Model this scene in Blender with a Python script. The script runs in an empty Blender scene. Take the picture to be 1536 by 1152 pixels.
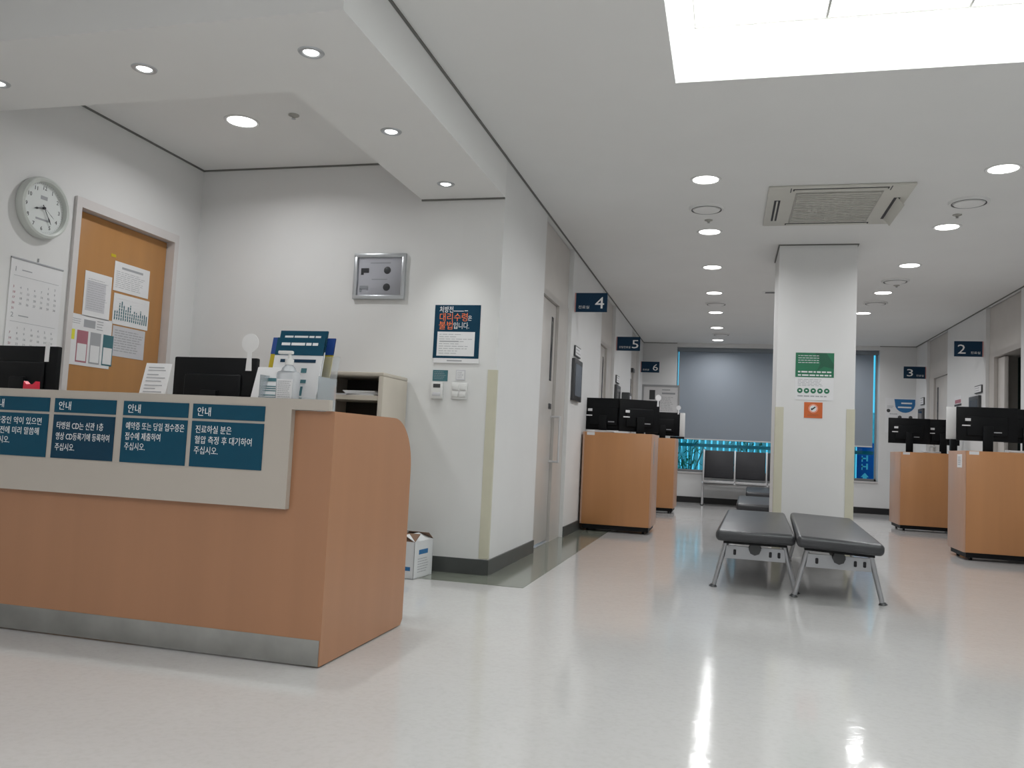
import bpy, bmesh, math, random
from mathutils import Vector, Matrix
random.seed(7)
R = math.radians
scene = bpy.context.scene
COL = scene.collection

# ------------------------------------------------------------------ camera
H = 0.9
FPX = 1249.0
yaw, pit, rol = R(-14.61), R(4.09), R(2.79)
fwd = Vector((math.sin(yaw)*math.cos(pit), math.cos(yaw)*math.cos(pit), math.sin(pit)))
r0 = Vector((math.cos(yaw), -math.sin(yaw), 0)); u0 = r0.cross(fwd)
rt = math.cos(rol)*r0 + math.sin(rol)*u0
up = -math.sin(rol)*r0 + math.cos(rol)*u0
cam_d = bpy.data.cameras.new('camera'); cam = bpy.data.objects.new('camera', cam_d); COL.objects.link(cam)
M = Matrix((rt, up, -fwd)).transposed().to_4x4(); M.translation = (0, 0, H)
cam.matrix_world = M
cam_d.sensor_fit = 'HORIZONTAL'; cam_d.sensor_width = 36.0; cam_d.lens = FPX/1536*36
cam_d.clip_start = 0.05; cam_d.clip_end = 200
scene.camera = cam

# ------------------------------------------------------------------ world, exposure
w = bpy.data.worlds.new('world'); scene.world = w; w.use_nodes = True
nt = w.node_tree
bg = nt.nodes['Background']; bg.inputs[0].default_value = (0.62, 0.80, 1.0, 1); bg.inputs[1].default_value = 1.4
scene.view_settings.view_transform = 'Standard'; scene.view_settings.look = 'None'
scene.view_settings.gamma = 1.0; scene.view_settings.use_curve_mapping = False
scene.view_settings.exposure = -0.26
P_DOWN = 11.0       # watts per corridor downlight
P_SPOT = 5.0       # watts per reception spot
E_PANEL = 4.0
E_TUBE = 15.0     # fluorescent tubes round the coffer margin      # coffer panel emission

# ------------------------------------------------------------------ materials
MATS = {}
def mat(name, rgb, rough=0.6, metal=0.0, var=0.04, scale=6.0, bump=0.0, bscale=40.0, spec=0.5, coat=0.0):
    m = bpy.data.materials.new(name); m.use_nodes = True; t = m.node_tree; N = t.nodes; L = t.links
    b = N['Principled BSDF']
    b.inputs['Roughness'].default_value = rough; b.inputs['Metallic'].default_value = metal
    b.inputs['Specular IOR Level'].default_value = spec
    b.inputs['Coat Weight'].default_value = coat; b.inputs['Coat Roughness'].default_value = 0.1
    tc = N.new('ShaderNodeTexCoord'); nz = N.new('ShaderNodeTexNoise')
    nz.inputs['Scale'].default_value = scale; nz.inputs['Detail'].default_value = 4
    L.new(tc.outputs['Object'], nz.inputs['Vector'])
    cr = N.new('ShaderNodeValToRGB')
    cr.color_ramp.elements[0].position = 0.3; cr.color_ramp.elements[1].position = 0.7
    cr.color_ramp.elements[0].color = tuple(c*(1-var) for c in rgb)+(1,)
    cr.color_ramp.elements[1].color = tuple(min(1, c*(1+var)) for c in rgb)+(1,)
    L.new(nz.outputs['Fac'], cr.inputs['Fac']); L.new(cr.outputs['Color'], b.inputs['Base Color'])
    if bump:
        n2 = N.new('ShaderNodeTexNoise'); n2.inputs['Scale'].default_value = bscale; n2.inputs['Detail'].default_value = 3
        L.new(tc.outputs['Object'], n2.inputs['Vector'])
        bp = N.new('ShaderNodeBump'); bp.inputs['Strength'].default_value = bump; bp.inputs['Distance'].default_value = 0.01
        L.new(n2.outputs['Fac'], bp.inputs['Height']); L.new(bp.outputs['Normal'], b.inputs['Normal'])
    MATS[name] = m
    return m
def emit(name, rgb, s):
    m = bpy.data.materials.new(name); m.use_nodes = True; t = m.node_tree
    b = t.nodes['Principled BSDF']; b.inputs['Base Color'].default_value = (.8, .8, .8, 1)
    b.inputs['Emission Color'].default_value = rgb+(1,); b.inputs['Emission Strength'].default_value = s
    MATS[name] = m
    return m
def wood(name, rgb, rough=0.45, stretch=(1, 1, 0.06), amt=0.12):
    m = mat(name, rgb, rough, var=amt, scale=9)
    t = m.node_tree; N = t.nodes; L = t.links
    nz = [n for n in N if n.type == 'TEX_NOISE'][0]; tc = [n for n in N if n.type == 'TEX_COORD'][0]
    mp = N.new('ShaderNodeMapping'); mp.inputs['Scale'].default_value = stretch
    L.new(tc.outputs['Object'], mp.inputs['Vector']); L.new(mp.outputs['Vector'], nz.inputs['Vector'])
    return m
wall_m = mat('wall_paint', (.735, .735, .73), .55, var=.012, scale=3, bump=.03, bscale=220)
mat('ceiling_paint', (.80, .80, .79), .8, var=.012, scale=2)
mat('shadow_gap', (.16, .16, .15), .7)
mat('grey_panel', (.58, .55, .52), .5, var=.02)
mat('steel_door', (.60, .57, .54), .28, var=.02, spec=.6)
mat('steel_frame', (.52, .49, .46), .32, var=.02)
mat('white_frame', (.66, .63, .62), .4, var=.02)
mat('baseboard_shaded', (.012, .012, .013), .4)  # baseboard at the dim far end, its shade put into the colour
mat('cassette_grey', (.22, .25, .28), .5)
mat('baseboard', (.075, .08, .078), .35, var=.1)
mat('border_vinyl', (.20, .215, .18), .12, var=.12, scale=14)
mat('guard_beige', (.60, .58, .46), .45, var=.03)
wood('desk_wood', (.41, .205, .110), .38, amt=.035)
wood('counter_wood', (.50, .235, .095), .35, amt=.05)
wood('counter_side', (.50, .31, .22), .4, amt=.04)
wood('door_wood', (.46, .225, .075), .4, amt=.06)
mat('cream_laminate', (.50, .455, .40), .45, var=.015)
mat('kick_steel', (.30, .30, .285), .35, metal=.5, var=.18, scale=5)
mat('teal_sign', (.002, .040, .080), .5, var=.05, spec=.25)
mat('teal_bright', (.002, .066, .118), .5, var=.05, spec=.25)
mat('navy', (.005, .034, .075), .5, var=.05, spec=.25)
mat('green_poster', (.010, .16, .075), .4, var=.08)
mat('green_dark', (.006, .10, .05), .4)
mat('orange_poster', (.62, .13, .025), .45, var=.05)
mat('orange_ink', (.85, .20, .06), .6)
mat('white_ink', (.88, .88, .88), .5)
mat('paper', (.78, .78, .79), .7, var=.02)
mat('paper_grey', (.60, .60, .63), .7, var=.02)
mat('ink', (.03, .03, .035), .6)
mat('ink_grey', (.38, .39, .41), .6)
mat('ink_teal', (.05, .16, .19), .6)
mat('ink_red', (.42, .16, .20), .6)
mat('yellow_paper', (.75, .72, .05), .6)
mat('yellow_card', (.55, .42, .01), .5)
mat('blue_card', (.01, .06, .28), .5)
mat('blue_poster', (.02, .15, .36), .5)
mat('black_plastic', (.0045, .005, .006), .45, var=.1, spec=.18)
mat('screen_black', (.012, .013, .016), .12)
mat('dark_grey', (.05, .052, .055), .4)
mat('white_plastic', (.74, .74, .73), .35, var=.01)
mat('clock_case', (.62, .65, .62), .3, var=.01)
mat('clock_face', (.72, .75, .74), .4, var=.01)
mat('leather', (.038, .039, .043), .33, var=.15, scale=5, bump=.15, bscale=60)
mat('leather_side', (.022, .022, .027), .4, var=.1, bump=.2, bscale=90)
mat('alu', (.42, .43, .45), .35, metal=.75, var=.05)
mat('alu_light', (.62, .62, .63), .35, metal=.5, var=.03)
mat('ac_plastic', (.62, .61, .56), .5, var=.02)
mat('grille_grey', (.40, .39, .36), .6, var=.08, scale=30)
mat('frame_silver', (.50, .52, .54), .3, metal=.5)
mat('box_card', (.68, .69, .70), .7, var=.03)
mat('card_brown', (.20, .12, .08), .8)
mat('red_plastic', (.75, .03, .07), .35)
mat('cabinet_cream', (.55, .50, .43), .45, var=.02)
mat('cabinet_dark', (.035, .028, .025), .6)
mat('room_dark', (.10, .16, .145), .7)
mat('pink_edge', (.55, .28, .25), .5)
mat('ground_out', (.25, .27, .24), .9, var=.2)
mat('leaf', (.10, .26, .14), .7, var=.4, scale=8)
mat('fence_slat', (.62, .70, .68), .7, var=.25)
mat('out_blue', (.02, .12, .42), .5)
mat('out_wall', (.55, .58, .60), .8)
emit('lamp_lens', (1, .99, .96), 7.0)
emit('spot_lens', (1, .99, .96), 6.0)
emit('panel_glow', (.93, 1.0, .98), E_PANEL)
emit('tube_glow', (.96, 1.0, .99), E_TUBE)
# glossy vinyl floor
fm = mat('floor_vinyl', (.56, .552, .545), .1, var=.01, scale=2.2, spec=.5)
t = fm.node_tree; N = t.nodes; L = t.links; b = N['Principled BSDF']
tc = [n for n in N if n.type == 'TEX_COORD'][0]; cr = [n for n in N if n.type == 'VALTORGB'][0]
n2 = N.new('ShaderNodeTexNoise'); n2.inputs['Scale'].default_value = 55; n2.inputs['Detail'].default_value = 5
L.new(tc.outputs['Object'], n2.inputs['Vector'])
c2 = N.new('ShaderNodeValToRGB'); c2.color_ramp.elements[0].position = .25; c2.color_ramp.elements[1].position = .55
c2.color_ramp.elements[0].color = (.94, .935, .93, 1); c2.color_ramp.elements[1].color = (1, 1, 1, 1)
L.new(n2.outputs['Fac'], c2.inputs['Fac'])
mx = N.new('ShaderNodeMix'); mx.data_type = 'RGBA'; mx.blend_type = 'MULTIPLY'; mx.inputs[0].default_value = 1
L.new(cr.outputs['Color'], mx.inputs[6]); L.new(c2.outputs['Color'], mx.inputs[7]); L.new(mx.outputs[2], b.inputs['Base Color'])
n3 = N.new('ShaderNodeTexNoise'); n3.inputs['Scale'].default_value = 2.6; n3.inputs['Detail'].default_value = 6
n3.inputs['Roughness'].default_value = .62
L.new(tc.outputs['Object'], n3.inputs['Vector'])
bp = N.new('ShaderNodeBump'); bp.inputs['Strength'].default_value = .09; bp.inputs['Distance'].default_value = .02
L.new(n3.outputs['Fac'], bp.inputs['Height']); L.new(bp.outputs['Normal'], b.inputs['Normal'])
# clear acrylic / bottle
def clear(name, tint, fac):
    m = bpy.data.materials.new(name); m.use_nodes = True; t = m.node_tree; N = t.nodes; L = t.links
    N.remove(N['Principled BSDF']); o = N['Material Output']
    tr = N.new('ShaderNodeBsdfTransparent'); tr.inputs[0].default_value = tint+(1,)
    gl = N.new('ShaderNodeBsdfGlossy'); gl.inputs['Roughness'].default_value = .04
    gl.inputs['Color'].default_value = (.9, .95, 1, 1)
    fr = N.new('ShaderNodeFresnel'); fr.inputs['IOR'].default_value = fac
    ms = N.new('ShaderNodeMixShader'); L.new(fr.outputs[0], ms.inputs[0]); L.new(tr.outputs[0], ms.inputs[1]); L.new(gl.outputs[0], ms.inputs[2])
    L.new(ms.outputs[0], o.inputs[0]); MATS[name] = m
    return m
clear('window_glass', (.36, .84, .92), 1.45)
clear('acrylic', (.97, .98, .985), 1.3)
clear('picture_glass', (.985, .985, .99), 1.25)
def frosted(name, rgb, amt):
    m = clear(name, (.97, .98, .99), 1.3); t = m.node_tree; N = t.nodes; L = t.links
    old = [n for n in N if n.type == 'MIX_SHADER'][0]
    df = N.new('ShaderNodeBsdfPrincipled'); df.inputs['Base Color'].default_value = rgb+(1,); df.inputs['Roughness'].default_value = .3
    m2 = N.new('ShaderNodeMixShader'); m2.inputs[0].default_value = amt
    L.new(old.outputs[0], m2.inputs[1]); L.new(df.outputs[0], m2.inputs[2]); L.new(m2.outputs[0], N['Material Output'].inputs[0])
frosted('acrylic_cloudy', (.78, .80, .80), .25)
frosted('bottle_clear', (.80, .82, .84), .38)
# roller blind fabric: diffuse plus translucent
m = bpy.data.materials.new('blind_fabric'); m.use_nodes = True; t = m.node_tree; N = t.nodes; L = t.links
N.remove(N['Principled BSDF'])
d1 = N.new('ShaderNodeBsdfDiffuse'); d1.inputs[0].default_value = (.44, .48, .53, 1)
d2 = N.new('ShaderNodeBsdfTranslucent'); d2.inputs[0].default_value = (.40, .47, .55, 1)
ms = N.new('ShaderNodeMixShader'); ms.inputs[0].default_value = .3
tcb = N.new('ShaderNodeTexCoord'); wv = N.new('ShaderNodeTexNoise'); wv.inputs['Scale'].default_value = 90
bpb = N.new('ShaderNodeBump'); bpb.inputs['Strength'].default_value = .08
L.new(tcb.outputs['Object'], wv.inputs['Vector']); L.new(wv.outputs['Fac'], bpb.inputs['Height']); L.new(bpb.outputs['Normal'], d1.inputs['Normal'])
L.new(d1.outputs[0], ms.inputs[1]); L.new(d2.outputs[0], ms.inputs[2]); L.new(ms.outputs[0], N['Material Output'].inputs[0])
MATS['blind_fabric'] = m

# ------------------------------------------------------------------ builders
class B:
    def __init__(self): self.bm = bmesh.new()
    def box(self, x0, x1, y0, y1, z0, z1, bev=0, seg=2, rot=None, mi=0):
        r = bmesh.ops.create_cube(self.bm, size=1)
        vs = r['verts']
        S = Matrix.Diagonal((abs(x1-x0), abs(y1-y0), abs(z1-z0), 1))
        T = Matrix.Translation(((x0+x1)/2, (y0+y1)/2, (z0+z1)/2))
        bmesh.ops.transform(self.bm, matrix=(rot @ T @ S) if rot else (T @ S), verts=vs)
        if bev:
            es = list({e for v in vs for e in v.link_edges})
            bmesh.ops.bevel(self.bm, geom=es, offset=bev, segments=seg, profile=.5, affect='EDGES')
        return self
    def cyl(self, p0, p1, r0_, r1_=None, n=16, caps=True):
        p0 = Vector(p0); p1 = Vector(p1); r1_ = r0_ if r1_ is None else r1_
        d = p1-p0
        r = bmesh.ops.create_cone(self.bm, cap_ends=caps, cap_tris=False, segments=n, radius1=r0_, radius2=r1_, depth=d.length)
        q = d.to_track_quat('Z', 'Y').to_matrix().to_4x4()
        bmesh.ops.transform(self.bm, matrix=Matrix.Translation((p0+p1)/2) @ q, verts=r['verts'])
        return self
    def tube(self, pts, r, n=10):
        for a, c in zip(pts, pts[1:]): self.cyl(a, c, r, n=n)
        for p in pts[1:-1]: self.sph(p, r, 10, 6)
        return self
    def sph(self, c, r, u=16, v=10, sc=(1, 1, 1)):
        q = bmesh.ops.create_uvsphere(self.bm, u_segments=u, v_segments=v, radius=r)
        bmesh.ops.transform(self.bm, matrix=Matrix.Translation(c) @ Matrix.Diagonal(sc+(1,)), verts=q['verts'])
        return self
    def prism(self, poly, axis, a0, a1):
        """poly: 2D points in the two other axes (in xyz order), extruded along axis"""
        def mk(p, a):
            return {'x': (a, p[0], p[1]), 'y': (p[0], a, p[1]), 'z': (p[0], p[1], a)}[axis]
        v0 = [self.bm.verts.new(mk(p, a0)) for p in poly]; v1 = [self.bm.verts.new(mk(p, a1)) for p in poly]
        n = len(poly)
        self.bm.faces.new(v0); self.bm.faces.new(list(reversed(v1)))
        for i in range(n): self.bm.faces.new((v0[i], v1[i], v1[(i+1) % n], v0[(i+1) % n]))
        return self
    def lathe(self, prof, n=32, axis='z', c=(0, 0, 0)):
        rings = []
        for r_, z_ in prof:
            ring = []
            for i in range(n):
                a = 2*math.pi*i/n; p = (r_*math.cos(a), r_*math.sin(a), z_)
                if axis == 'x': p = (p[2], p[0], p[1])
                if axis == 'y': p = (p[0], p[2], p[1])
                ring.append(self.bm.verts.new(Vector(p)+Vector(c)))
            rings.append(ring)
        for a, d in zip(rings, rings[1:]):
            for i in range(n): self.bm.faces.new((a[i], a[(i+1) % n], d[(i+1) % n], d[i]))
        if prof[0][0] > 1e-6 and abs(prof[0][0]-prof[-1][0]) < 1e-6 and prof[1][0] > prof[0][0]:
            a, d = rings[-1], rings[0]           # a ring: close the profile instead of capping it
            for i in range(n): self.bm.faces.new((a[i], a[(i+1) % n], d[(i+1) % n], d[i]))
            return self
        if prof[0][0] > 1e-6: self.bm.faces.new(rings[0])
        if prof[-1][0] > 1e-6: self.bm.faces.new(rings[-1])
        return self
    def mesh(self, name, mt, off=None):
        bmesh.ops.remove_doubles(self.bm, verts=self.bm.verts, dist=1e-6)
        bmesh.ops.recalc_face_normals(self.bm, faces=self.bm.faces)
        if off is not None: bmesh.ops.translate(self.bm, vec=-Vector(off), verts=self.bm.verts)
        me = bpy.data.meshes.new(name); self.bm.to_mesh(me); self.bm.free()
        for p in me.polygons: p.use_smooth = True
        me.set_sharp_from_angle(angle=R(32))
        me.materials.append(MATS[mt])
        return me
    def obj(self, name, mt, parent=None, world=False):
        """world=True: coordinates are world ones, moved into the unrotated parent's frame"""
        root = parent
        off = None
        if world and parent:
            off = Vector((0, 0, 0)); q = parent
            while q: off += q.location; q = q.parent
        if parent is None:
            xs = [v.co for v in self.bm.verts]
            lo = Vector([min(c[i] for c in xs) for i in range(3)]); hi = Vector([max(c[i] for c in xs) for i in range(3)])
            off = Vector(((lo.x+hi.x)/2, (lo.y+hi.y)/2, lo.z))
        me = self.mesh(name, mt, off)
        o = bpy.data.objects.new(name, me); COL.objects.link(o)
        if parent is None: o.location = off
        o.parent = parent
        return o
def tag(o, label, cat, group=None):
    o['label'] = label; o['category'] = cat
    if group: o['group'] = group
    return o
def struct(o, label=None):
    o['kind'] = 'structure'
    if label: o['label'] = label
    return o
def thing(name, label, cat, loc=(0, 0, 0), rotz=0, group=None):
    o = bpy.data.objects.new(name, None); COL.objects.link(o); o.empty_display_size = .05
    o.location = loc; o.rotation_euler = (0, 0, rotz)
    return tag(o, label, cat, group)
def sthing(name, loc):
    o = bpy.data.objects.new(name, None); COL.objects.link(o); o.location = loc; o['kind'] = 'structure'
    return o
def dup(root, loc, rotz=None, label=None, group=None):
    def cp(o, par):
        c = o.copy(); COL.objects.link(c); c.parent = par
        for k in list(o.children): cp(k, c)
        return c
    r = cp(root, None); r.location = loc
    if rotz is not None: r.rotation_euler = (0, 0, rotz)
    if label: r['label'] = label
    if group: r['group'] = group
    return r
FACE = {'-y': Matrix.Rotation(R(90), 4, 'X'),
        '+x': Matrix.Rotation(R(90), 4, 'Z') @ Matrix.Rotation(R(90), 4, 'X'),
        '-x': Matrix.Rotation(R(-90), 4, 'Z') @ Matrix.Rotation(R(90), 4, 'X')}
def text(name, s, h, pos, face, mt, parent, width=None, rot=None, align='LEFT'):
    """lettering of cap height about h, lower-left corner at pos (parent coordinates)"""
    cu = bpy.data.curves.new(name, 'FONT'); cu.body = s; cu.size = h*1.35; cu.resolution_u = 2; cu.extrude = .0004; cu.align_x = align
    o = bpy.data.objects.new(name, cu); COL.objects.link(o)
    me = bpy.data.meshes.new_from_object(o.evaluated_get(bpy.context.evaluated_depsgraph_get()))
    bpy.data.objects.remove(o); bpy.data.curves.remove(cu)
    xs = [v.co.x for v in me.vertices]
    if width and xs and max(xs)-min(xs) > 1e-6: me.transform(Matrix.Diagonal((width/(max(xs)-min(xs)), 1, 1, 1)))
    T = Matrix.Translation(pos) @ (rot if rot else Matrix.Identity(4)) @ FACE[face]
    me.transform(T); me.materials.clear(); me.materials.append(MATS[mt]); me.name = name
    o = bpy.data.objects.new(name, me); COL.objects.link(o); o.parent = parent
    return o
def lines(b, face, x0, x1, z0, z1, n, dep, fill=.45, words=True, ragged=.25):
    """illegible small print as rows of thin bars; x along the face's right, dep = surface offset coordinate"""
    st = (z1-z0)/n
    for i in range(n):
        za = z1-st*(i+.5); e = x1-(x1-x0)*random.random()*ragged; x = x0
        while x < e-1e-4:
            wl = (x1-x0)*random.uniform(.06, .2) if words else e-x
            a, c = x, min(e, x+wl); x = c+(x1-x0)*.03
            hh = st*fill/2
            if face == '-y': b.box(a, c, dep-.0006, dep, za-hh, za+hh)
            elif face == '+x': b.box(dep, dep+.0006, a, c, za-hh, za+hh)
            else: b.box(dep-.0006, dep, -c, -a, za-hh, za+hh)
    return b

# ------------------------------------------------------------------ room shell
XL, XR, ZC = -1.547, 3.10, 2.89
YC, XW, YB = 5.50, -3.98, 15.45
YF0 = -3.5
AL = [(6.87, 8.19), (10.20, 11.50), (13.55, 14.80)]      # door alcoves in the left wall
AR = [(10.20, 11.49), (13.36, 14.66)]                    # and in the right wall
DEP = .050
SOFB, SOFX, SOFY0, SOFY1 = 2.61, -2.165, 2.95, 3.65

struct(B().box(XW-.2, XR+.4, YF0-.2, YB+.4, -.1, 0).obj('floor', 'floor_vinyl'))
c = B()
CX0, CX1, CY0, CY1, CT = -.325, 1.845, 2.275, 4.445, 3.16
c.box(XW-.2, CX0, YF0-.2, YB+.4, ZC, ZC+.06); c.box(CX1, XR+.4, YF0-.2, YB+.4, ZC, ZC+.06)
c.box(CX0, CX1, YF0-.2, CY0, ZC, ZC+.06); c.box(CX0, CX1, CY1, YB+.4, ZC, ZC+.06)
c.box(CX0-.03, CX0, CY0-.03, CY1+.03, ZC+.06, CT); c.box(CX1, CX1+.03, CY0-.03, CY1+.03, ZC+.06, CT)
c.box(CX0, CX1, CY0-.03, CY0, ZC+.06, CT); c.box(CX0, CX1, CY1, CY1+.03, ZC+.06, CT)
c.box(CX0-.03, CX1+.03, CY0-.03, CY1+.03, CT, CT+.04)
struct(c.obj('ceiling', 'ceiling_paint'))
# L-shaped bulkhead over the reception desk
s = B().prism([(XW, SOFY0), (XL, SOFY0), (XL, YC), (SOFX, YC), (SOFX, SOFY1), (XW, SOFY1)], 'z', SOFB, ZC)
struct(s.obj('ceiling_soffit', 'ceiling_paint'))
# walls
wl = B()
segs = [(YC, AL[0][0]), (AL[0][1], AL[1][0]), (AL[1][1], AL[2][0]), (AL[2][1], YB)]
for a, d in segs: wl.box(XL-.30, XL, a, d, 0, ZC)
DL = []
for (a, d) in AL:   # recessed panel above each door, side jambs
    wl.box(XL-.30, XL-DEP-.02, a, d, 2.28, ZC)
struct(wl.obj('wall_left', 'wall_paint'))
wr = B()
segs = [(YF0, AR[0][0]), (AR[0][1], AR[1][0]), (AR[1][1], YB)]
for a, d in segs: wr.box(XR, XR+.30, a, d, 0, ZC)
for (a, d) in AR: wr.box(XR+DEP+.02, XR+.30, a, d, 2.30, ZC)
struct(wr.obj('wall_right', 'wall_paint'))
struct(B().box(XW, XL-.30, YC, YC+.15, 0, ZC).obj('wall_reception', 'wall_paint'))
DO0, DO1, DOZ = 4.29, 5.20, 2.25
wv = B().box(XW-.118, XW, YF0, DO0-.02, 0, ZC).box(XW-.118, XW, DO1+.02, YC+.15, 0, ZC).box(XW-.118, XW, DO0-.02, DO1+.02, DOZ+.03, ZC)
struct(wv.obj('wall_side', 'wall_paint'))
struct(B().box(XW-.12, XR+.3, YF0-.15, YF0, 0, ZC).obj('wall_front', 'wall_paint'))
WX0, WX1, WZ0, WZ1 = -.93, 2.52, .55, 2.82
wb = B().box(XL-.30, WX0, YB, YB+.3, 0, ZC).box(WX1, XR+.30, YB, YB+.3, 0, ZC).box(WX0, WX1, YB, YB+.3, 0, WZ0).box(WX0, WX1, YB, YB+.3, WZ1, ZC)
struct(wb.obj('wall_back', 'wall_paint'))
# dark room behind the open right-hand door (open doorway sees into it)
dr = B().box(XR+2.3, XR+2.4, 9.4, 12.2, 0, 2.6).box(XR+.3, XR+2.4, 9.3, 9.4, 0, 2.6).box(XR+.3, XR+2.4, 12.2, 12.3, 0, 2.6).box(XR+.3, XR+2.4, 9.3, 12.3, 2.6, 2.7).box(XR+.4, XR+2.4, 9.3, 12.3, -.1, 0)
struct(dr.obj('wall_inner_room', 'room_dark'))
# column
PX0, PX1, PY0, PY1 = .431, 1.116, 8.10, 8.83
struct(B().box(PX0, PX1, PY0, PY1, 0, ZC).obj('pillar', 'wall_paint'), 'white square pillar in the middle of the waiting hall')
g = B()
for x in (PX0, PX1):
    s = 1 if x == PX0 else -1
    g.box(x-.003*s, x+.07*s, PY0-.004, PY0, .005, 1.36); g.box(x-.004*s, x, PY0-.004, PY0+.07, .005, 1.36)
struct(g.obj('trim_1', 'guard_beige'))
g = B().box(XL-.062, XL+.004, YC-.004, YC, .11, 1.40).box(XL, XL+.004, YC, YC+.03, .11, 1.40)
struct(g.obj('trim_2', 'guard_beige'))
# shadow gaps along the ceiling
g = B()
def gap(x0, x1, y0, y1, z=ZC): g.box(x0, x1, y0, y1, z-.010, z)
gap(XL, XL+.012, SOFY0, YB); gap(XR-.012, XR, YF0, YB)
gap(XL, WX0, YB-.012, YB); gap(WX1, XR, YB-.012, YB)
gap(XW, XW+.012, SOFY1, YC); gap(XW, SOFX, YC-.012, YC)
gap(SOFX, XL, YC-.012, YC, SOFB)
gap(PX0-.012, PX1+.012, PY0-.012, PY0); gap(PX0-.012, PX0, PY0, PY1); gap(PX1, PX1+.012, PY0, PY1)
struct(g.obj('trim_3', 'shadow_gap'))
# baseboards
def base(name, boxes, mt='baseboard'):
    q = B()
    for bx in boxes: q.box(*bx, 0, .105)
    struct(q.obj(name, mt))
base('baseboard_left', [(XL, XL+.012, YC-.012, AL[0][0]), (XL, XL+.012, AL[0][1], AL[1][0]), (XL, XL+.012, AL[1][1], AL[2][0]), (XL, XL+.012, AL[2][1], YB)])
base('baseboard_reception', [(XW, XL, YC-.012, YC)])
base('baseboard_back', [(XL+.012, XR-.012, YB-.014, YB)], 'baseboard_shaded')
base('baseboard_right', [(XR-.012, XR, YF0, AR[0][0]), (XR-.012, XR, AR[0][1], AR[1][0]), (XR-.012, XR, AR[1][1], YB)])
base('baseboard_side', [(XW, XW+.012, YF0, DO0-.05)])
# green-grey vinyl border along the reception side
struct(B().prism([(XW+.02, 5.16), (-1.21, 5.16), (-1.21, YB-.02), (XL-DEP, YB-.02), (XL-DEP, YC), (XW+.02, YC)], 'z', 0, .002).obj('trim_4', 'border_vinyl'))

# ------------------------------------------------------------------ window, blind, outside
wi = sthing('window_1', (WX0, YB+.24, WZ0))
GY = YB+.24
fr = B()
for x, w_ in ((WX0, .015), (WX1-.03, .03), (.78, .04)): fr.box(x, x+w_, GY-.03, GY+.03, WZ0, WZ1)
for z in (WZ0, WZ1-.04): fr.box(WX0, WX1, GY-.03, GY+.03, z, z+.04)
fr.obj('window_frame', 'alu', wi, True)
B().box(WX0+.04, WX1-.04, GY+.010, GY+.06, 1.01, 1.07).obj('transom', 'alu', wi, True)
for a, d in ((WX0+.015, .78), (.82, WX1-.03)):
    for z0, z1 in ((WZ0+.04, WZ1-.04),):
        B().box(a, d, GY-.004, GY+.004, z0, z1).obj('pane', 'window_glass', wi, True)
B().box(WX0, WX1, YB-.02, GY-.03, WZ0-.03, WZ0, .004).obj('window_sill', 'white_frame', wi, True)
bl = thing('roller_blind', 'grey-blue roller blind drawn down over the wide window', 'blind', (WX0+.05, YB+.15, 1.14))
B().box(WX0+.033, WX1-.075, YB+.150, YB+.152, 1.15, 2.76).obj('cloth', 'blind_fabric', bl, True)
B().box(WX0+.033, WX1-.075, YB+.14, YB+.163, 1.135, 1.155, .004).obj('bottom_rail', 'white_plastic', bl, True)
B().box(WX0+.002, WX1-.002, YB+.10, YB+.195, 2.75, 2.819, .004).obj('cassette', 'cassette_grey', bl, True)
# outside, seen through the strip of tinted glass below the blind
struct(B().box(-9, 12, YB+.4, 30, -.15, -.02).obj('ground', 'ground_out'))
fe = thing('slat_fence', 'pale upright slat fence outside the window', 'fence', (-.4, 18.2, -.02))
sl = B().box(-.045, .045, -.012, .012, 0, 1.9, .004).mesh('slat', 'fence_slat')
for i in range(46):
    o = bpy.data.objects.new('slat', sl); COL.objects.link(o); o.parent = fe; o.location = (-1.6+i*.125, 0, random.uniform(-.0, .05)); o.rotation_euler.z = random.uniform(-.15, .15)
for z in (.4, 1.5): B().box(-1.65, 4.1, .014, .05, z, z+.07).obj('rail', 'out_wall', fe)
for k, (x, y, lab) in enumerate(((-.75, 17.2, 'leafy green shrub outside, before the slat fence at its left end'), (.35, 17.4, 'leafy green shrub outside, behind the steel seats'))):
    sh = thing('shrub', lab, 'shrub', (x, y, -.02))
    q = B()
    for i in range(9):
        a = random.uniform(0, 6.28); q.tube([(0, 0, 0), (.12*math.cos(a), .12*math.sin(a), .5), (.3*math.cos(a), .3*math.sin(a), random.uniform(.9, 1.25))], .008, 5)
    q.obj('stem', 'card_brown', sh)
    q = B()
    for i in range(120):
        a = random.uniform(0, 6.28); z = random.uniform(.25, 1.3); rr = random.uniform(.05, .38)
        m_ = Matrix.Translation((rr*math.cos(a), rr*math.sin(a), z)) @ Matrix.Rotation(random.uniform(0, 6.28), 4, 'Z') @ Matrix.Rotation(random.uniform(-1.2, 1.2), 4, 'X')
        q.box(-.018, .018, -.045, .045, -.001, .001, rot=m_)
    o = q.obj('foliage', 'leaf', sh); o['kind'] = 'stuff'
bs = thing('outdoor_sign', 'blue upright sign with white arrow standing outside the window', 'sign', (2.50, 16.6, -.02))
B().box(-.16, .13, -.02, .02, .45, 1.25, .005).obj('board', 'out_blue', bs)
B().cyl((-.1, .03, 0), (-.1, .03, 1.2), .02).cyl((.08, .03, 0), (.08, .03, 1.2), .02).obj('post', 'alu', bs)
q = B().prism([(-.09, .62), (-.02, .70), (.05, .62), (.015, .62), (.015, .57), (-.055, .57), (-.055, .62)], 'y', -.024, -.021)
for z in (.80, .95): q.box(-.08, -.005, -.024, -.021, z, z+.025).box(-.08, -.06, -.024, -.021, z-.05, z+.06).box(.0, .03, -.024, -.021, z-.04, z+.07)
q.obj('arrow', 'white_ink', bs)

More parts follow.
